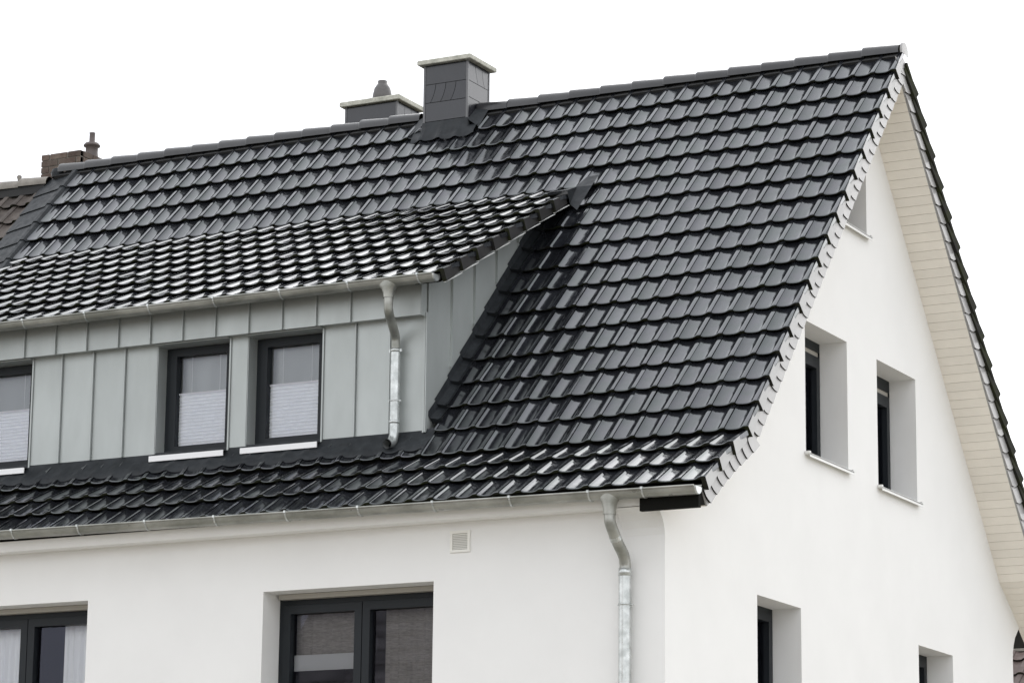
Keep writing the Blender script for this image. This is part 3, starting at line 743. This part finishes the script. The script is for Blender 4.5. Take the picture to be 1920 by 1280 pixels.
# cheek flashing, stepped with the tile rows
for k in range(7, 17):
    t1 = k*G+T0; t0 = t1-G
    if k == 16: t1 -= .14
    q = MB()
    def cp(x, t, off): return on_roof(x, t, off)
    q.add([cp(DX+.008, t1, .07), cp(DX+.008, t0, .05), cp(DX+.014, t0, -.02), cp(DX+.014, t1, .015)], [(0, 1, 2, 3)])
    q.add([cp(DX+.014, t1, .015), cp(DX+.014, t0, -.02), cp(DX+.075, t0, -.045), cp(DX+.085, t1, -.005)], [(0, 1, 2, 3)])
    q.add([cp(DX+.085, t1, -.005), cp(DX+.075, t0, -.045), cp(DX+.115, t0, -.03), cp(DX+.125, t1, .010)], [(0, 1, 2, 3)])
    q.add([cp(DX+.008, t1, .07), cp(DX+.014, t1, .015), cp(DX+.014, t1, -.03), cp(DX+.008, t1, .05)], [(0, 1, 2, 3)])
    q.add([cp(DX+.014, t1, .015), cp(DX+.085, t1, -.005), cp(DX+.125, t1, .010), cp(DX+.125, t1, -.05), cp(DX+.014, t1, -.05)], [(0, 1, 2, 3, 4)])
    q.obj('cheek_flashing', LEAD, droof, fix=False)

# ------------------------------------------------------------------ chimneys of the house
def slate_piece(par, pts, plane, off, th=.006):
    """pts (a,z) polygon on a face; plane 'F' -> a=x at y=off (facing -y); 'R' -> a=y at x=off (facing +x)"""
    q = MB(); n = len(pts)
    if plane == 'F': A = [(a, off-th, z) for a, z in pts]; B = [(a, off+.001, z) for a, z in pts]
    else: A = [(off+th, a, z) for a, z in pts]; B = [(off-.001, a, z) for a, z in pts]
    q.add(A, [tuple(range(n))]); q.add(A+B, [(i, (i+1) % n, (i+1) % n+n, i+n) for i in range(n)], 1)
    q.obj('slate', [SLATE, BLACK], par)
def curved_row(par, plane, off, a0, a1, z0, z1, n, bend, split=True):
    """n slates with bowed side joints; the joints lean"""
    def joint(a):
        return [(a+bend*(j/6)**1.8, z1+(z0-z1)*(j/6)) for j in range(7)]
    js = [[(a0, z1-(z1-z0)*j/6) for j in range(7)]]
    for i in range(1, n): js.append(joint(a0+(a1-a0)*i/n))
    js.append([(a1, z1-(z1-z0)*j/6) for j in range(7)])
    g_ = .0028
    for L_, R_ in zip(js, js[1:]):
        poly = [(x+g_, z) for x, z in L_]+[(x-g_, z) for x, z in reversed(R_)]
        poly = [(x, min(z, z1-.003) if z > (z0+z1)/2 else max(z, z0+.003)) for x, z in poly]
        slate_piece(par, poly, plane, off)
def chimney(name, x0, x1, y0, y1, zb, zt, cap_o, cap_h, front_rows, right_rows):
    q = MB(); q.box(x0, x1, y0, y1, zb, zt); ch = q.obj(name, BLACK, house)
    for (z0, z1, n, bd) in front_rows: curved_row(ch, 'F', y0, x0+.012, x1-.012, z0, z1, n, bd)
    for (z0, z1, n, bd) in right_rows: curved_row(ch, 'R', x1, y0+.012, y1-.012, z0, z1, n, bd)
    q = MB()
    for xx, yy in ((x0, y0), (x1, y0), (x1, y1)): q.box(xx-.011, xx+.011, yy-.011, yy+.011, zb, zt)
    q.obj('corner_strip', mat(name+'_strip', (.12, .12, .125), rough=.4), ch)
    q = MB(); c0 = .006
    X0, X1, Y0, Y1 = x0-cap_o, x1+cap_o, y0-cap_o, y1+cap_o
    lo = [(X0+c0, Y0+c0, zt), (X1-c0, Y0+c0, zt), (X1-c0, Y1-c0, zt), (X0+c0, Y1-c0, zt)]
    l1 = [(X0, Y0, zt+c0), (X1, Y0, zt+c0), (X1, Y1, zt+c0), (X0, Y1, zt+c0)]; l2 = [(a, b, zt+cap_h-.008) for a, b, c_ in l1]; l3 = [(a, b, zt+cap_h) for a, b, c_ in lo]
    q.add(lo+l1+l2+l3, [(3, 2, 1, 0), (12, 13, 14, 15)] + [(r_*4+i, r_*4+(i+1) % 4, r_*4+4+(i+1) % 4, r_*4+4+i) for r_ in range(3) for i in range(4)])
    q.obj('chimney_cap', CONC, ch)
    return ch
c1 = chimney('chimney', -5.10, -4.605, -.22, .225, 10.0, 11.025, .062, .050,
             [(10.82, 11.02, 1, .0), (10.625, 10.82, 4, -.06), (10.425, 10.625, 1, .0), (10.1, 10.425, 1, 0)],
             [(10.82, 11.02, 3, .06), (10.645, 10.82, 1, .0), (10.45, 10.645, 2, .05), (10.1, 10.45, 1, 0)])
q = MB()   # lead skirt on the tiles
t_a = .60
vs = []
n = 60
for i in range(n+1):
    x = -5.20+(-4.47+5.20)*i/n; ww = wav(x)
    inner = -5.12 < x < -4.585
    vs += [(x, -.232, 10.42) if inner else on_roof(x, .33, -.01), on_roof(x, .40, .015+ww*.4), on_roof(x, .50+.012*sin(x*13), .010+ww), on_roof(x, .52+.012*sin(x*13), .0+ww)]
q.add(vs, [(4*i+j, 4*(i+1)+j, 4*(i+1)+j+1, 4*i+j+1) for i in range(n) for j in range(3)], 0, True)
q.add([(-4.595, -.23, 10.40), (-4.595, .02, 10.62), on_roof(-4.45, .06, -.01), on_roof(-4.45, .40, -.01)], [(0, 1, 2, 3)])
q.add([(-5.11, -.23, 10.40), (-5.11, .0, 10.62), on_roof(-5.25, .10, -.01), on_roof(-5.25, .42, .0)], [(3, 2, 1, 0)])
q.obj('lead_skirt', LEAD, c1, fix=False)
c2 = chimney('rear_chimney', -6.65, -6.02, .80, 1.25, 9.6, 11.065, .055, .055,
             [(10.7, 11.06, 1, 0), (10.3, 10.7, 1, 0)], [(10.80, 11.06, 3, .0), (10.3, 10.80, 1, 0)])
q = MB(); q.lathe([(.085, 11.12), (.085, 11.155), (.104, 11.155), (.110, 11.165), (.104, 11.23), (.088, 11.30), (.060, 11.345), (.050, 11.352), (.052, 11.385), (.040, 11.39), (.0, 11.39)], -6.335, 1.02)
q.obj('chimney_pot', CLAY, c2)

# vent grille on the front wall
q = MB(); x0, x1, z0, z1 = -2.37, -2.185, 5.268, 5.446
for b in ((x0, x1, z1-.022, z1), (x0, x1, z0, z0+.022), (x0, x0+.022, z0+.022, z1-.022), (x1-.022, x1, z0+.022, z1-.022)): q.box(b[0], b[1], WY-.014, WY-.001, b[2], b[3])
vg = q.obj('vent_grille', WHITEP, house)
q = MB(); q.box(x0+.02, x1-.02, WY-.003, WY-.001, z0+.02, z1-.02); q.obj('vent_backing', SHUT, vg)
for i in range(9):
    z = z0+.026+i*(z1-z0-.05)/9; q = MB(); q.add([(x0+.022, WY-.012, z), (x1-.022, WY-.012, z), (x1-.022, WY-.004, z+.012), (x0+.022, WY-.004, z+.012)], [(0, 1, 2, 3)]); q.obj('louvre', WHITEP, vg, fix=False)

# ------------------------------------------------------------------ attached neighbour on the left
nb = empty('neighbour_house', (-13, 0, 0), 'attached neighbour house with weathered brown tiles and brick chimney at far left', 'house')
NZ = 10.43; NX1 = XL-.50
q = MB()
q.prism_x([(0, NZ-.19), (4.7, NZ-.19-4.7*math.tan(TH)), (4.6, NZ-.5-4.7*math.tan(TH)), (0, NZ-.6), (-4.6, NZ-.5-4.7*math.tan(TH)), (-4.7, NZ-.19-4.7*math.tan(TH))], -18, XP-.01)
nroof = q.obj('roof', DECK, nb)
q = MB(); q.prism_x([(-4.4, 0), (-4.4, 5.0), (0, 9.9), (4.4, 5.0), (4.4, 0)], -17.8, XP-.012); q.obj('wall', mat('grey_render', (.5, .48, .44), rough=.9, var=.05), nb)
NUF = [0.01, .12, .25, .40, .55, .62, .70, .80, .90, 1.0]; NUZ = [-.012, -.028, -.030, -.030, -.024, -.008, 0, .002, 0, -.008]
def ntile(length, wid=.30): return tile_mb(length, wid=wid, uf=NUF, uz=NUZ)
ntm, _ = ntile(LEN).mesh('roof_tile', [BROWN, NOSE], local=True, fix=False)
nrest = []
for k in range(1, 19):
    for c_ in range(0, 40):
        x = NX1-(c_+1)*.205; t = k*G+.02
        if x < -17.9: continue
        if k <= 8 and c_ < 9: inst('roof_tile', ntm2 if False else ntm, nroof, (x, -t*CT, NZ-t*ST), (TH+random.uniform(-.01, .01), random.uniform(-.01, .01), 0)).scale = (.205/.30, 1, 1)
        else: nrest.append([x, -t*CT, NZ-t*ST, TH, LEN, 'n'])
join_tiles.n = 0
join_tiles('remaining_roof_tiles', nrest, [BROWN, NOSE], nroof, {'kind': 'stuff'}, wid=.205, base=lambda ln, wid: ntile(ln, wid))
RIDB = mat('pale_weathered_ridge', (.17, .155, .135), rough=.7, col2=(.27, .25, .22), vscale=9, rnd=.1)
nrm_, _ = ridge_mb().mesh('ridge_tile', [RIDB, NOSE], local=True, fix=False)
for j in range(0, 18):
    x = XL-.80-.375*j; inst('ridge_tile', nrm_, nroof, (x, 0, 10.425), (0, .01, 0))
    q = MB(); q.lathe([(.016, 10.50), (.030, 10.545), (.016, 10.562), (0, 10.565)], x-.05, 0, 10); q.obj('ridge_clip', RIDB, nroof)
q = MB(); q.prism_x([(-.085, 10.30), (-.06, 10.42), (.06, 10.42), (.085, 10.30)], -17.9, XL-.45); q.obj('ridge_filler', DECK, nroof)
# brick chimney
bx0, bx1, by0, by1, bz0, bz1 = -10.30, -9.765, .30, 1.20, 9.6, 10.862
q = MB(); q.box(bx0+.008, bx1-.008, by0+.008, by1-.008, bz0, bz1-.012); nc = q.obj('chimney', MORT, nb)
nrow = 0; z = bz1-.066
while z > 10.2:
    offs = .0 if nrow % 2 else .12
    x = bx0-offs
    while x < bx1:
        a0, a1 = max(x, bx0), min(x+.228, bx1)
        if a1-a0 > .03: boxpart('brick', BRICK, nc, a0, a1-.008, by0+random.uniform(-.003, .002), by0+.05, z, z+.062)
        x += .24
    y = by0+.055-offs*.5
    while y < by1:
        a0, a1 = max(y, by0+.055), min(y+.228, by1)
        if a1-a0 > .03: boxpart('brick', BRICK, nc, bx1-.05, bx1+random.uniform(-.002, .003), a0, a1-.008, z, z+.062)
        y += .24
    z -= .074; nrow += 1
q = MB(); zb = bz1; q.lathe([(.125, zb-.01), (.080, zb+.05), (.070, zb+.12), (.070, zb+.185), (.094, zb+.190), (.094, zb+.205), (.075, zb+.228), (.034, zb+.235), (.032, zb+.335), (.036, zb+.35), (.025, zb+.35)], -9.985, .80)
q.obj('chimney_pot', mat('reddish_clay', (.085, .068, .062), rough=.6, var=.2), nc)
# little lead knob at the step between the ridges
q = MB(); q.lathe([(.06, 10.47), (.075, 10.52), (.06, 10.565), (.02, 10.58), (0, 10.58)], XL-.33, 0, 12); q.obj('ridge_stop', LEAD, nroof)

# ------------------------------------------------------------------ brown roof far behind at the right edge
fh = empty('distant_house', (2, 15, 0), 'distant low house with reddish brown tiles behind the gable at lower right edge', 'house')
q = MB(); q.prism_x([(12.2, 5.0), (16, 6.35+1.2), (19.8, 5.0), (19.8, 0), (12.2, 0)], -6, 8); 
fwall = MB(); fwall.prism_x([(10.4, 0), (10.4, 4.8), (12.0, 6.1), (13.6, 4.8), (13.6, 0)], -6, 8); fwall.obj('wall', mat('cream_render', (.6, .56, .5), rough=.9, var=.05), fh)
q = MB(); a5 = radians(40); q.prism_x([(10.0, 6.26-2.0*math.tan(a5)), (12.0, 6.26), (14.0, 6.26-2.0*math.tan(a5)), (14.0, 6.16-2*math.tan(a5)), (12.0, 6.16), (10.0, 6.16-2*math.tan(a5))], -6.3, 8.3); fr_ = q.obj('roof', DECK, fh)
frt = ntile(LEN, .22); fme, _ = frt.mesh('roof_tile', [BROWNR, NOSE], local=True, fix=False)
frest = []
for k in range(1, 8):
    for c_ in range(60):
        x = 8-(c_+1)*.22; t = k*G; p = (x, 12.0-t*cos(a5), 6.36-t*sin(a5))
        if -4.5 < x < .5: inst('roof_tile', fme, fr_, p, (a5+random.uniform(-.01, .01), random.uniform(-.01, .01), 0))
        else: frest.append([*p, a5, LEN, 'f'])
join_tiles.n = 0
join_tiles('remaining_roof_tiles', frest, [BROWNR, NOSE], fr_, {'kind': 'stuff'}, wid=.22, base=lambda ln, wid: ntile(ln, wid))
for j in range(38):
    inst('ridge_tile', nrm_, fr_, (7.6-.36*j, 12.0, 6.27))

# ------------------------------------------------------------------ house across the street (seen mirrored in the ground-floor glass)
oh = empty('opposite_house', (-13, -28, 0), 'house across the street with a grey brown tiled roof, mirrored in the windows', 'house')
q = MB(); q.box(-18, -7.5, -32, -24.5, 0, 4.6); q.obj('wall', mat('dark_brick_wall', (.16, .07, .05), rough=.9, var=.3, vscale=20), oh)
OT = mat('grey_brown_roof', (.46, .43, .39), rough=.7, var=.35, vscale=3, stretch=(.4, 1, 1))
q = MB(); q.prism_x([(-24.0, 4.5), (-28.2, 9.2), (-32.5, 4.5), (-32.5, 4.3), (-28.2, 9.0), (-24.0, 4.3)], -18.3, -7.2); orf = q.obj('roof', OT, oh)
for i in range(17):
    t = i/17; q = MB(); y = -24.0-4.2*t; z = 4.5+4.7*t; q.box(-18.3, -7.2, y-.05, y-.01, z+.02, z+.04); q.obj('tile_course', OT, orf)
q = MB(); q.box(-18.3, -7.2, -24.02, -23.9, 4.32, 4.55); q.obj('gutter', WHITEP, oh)
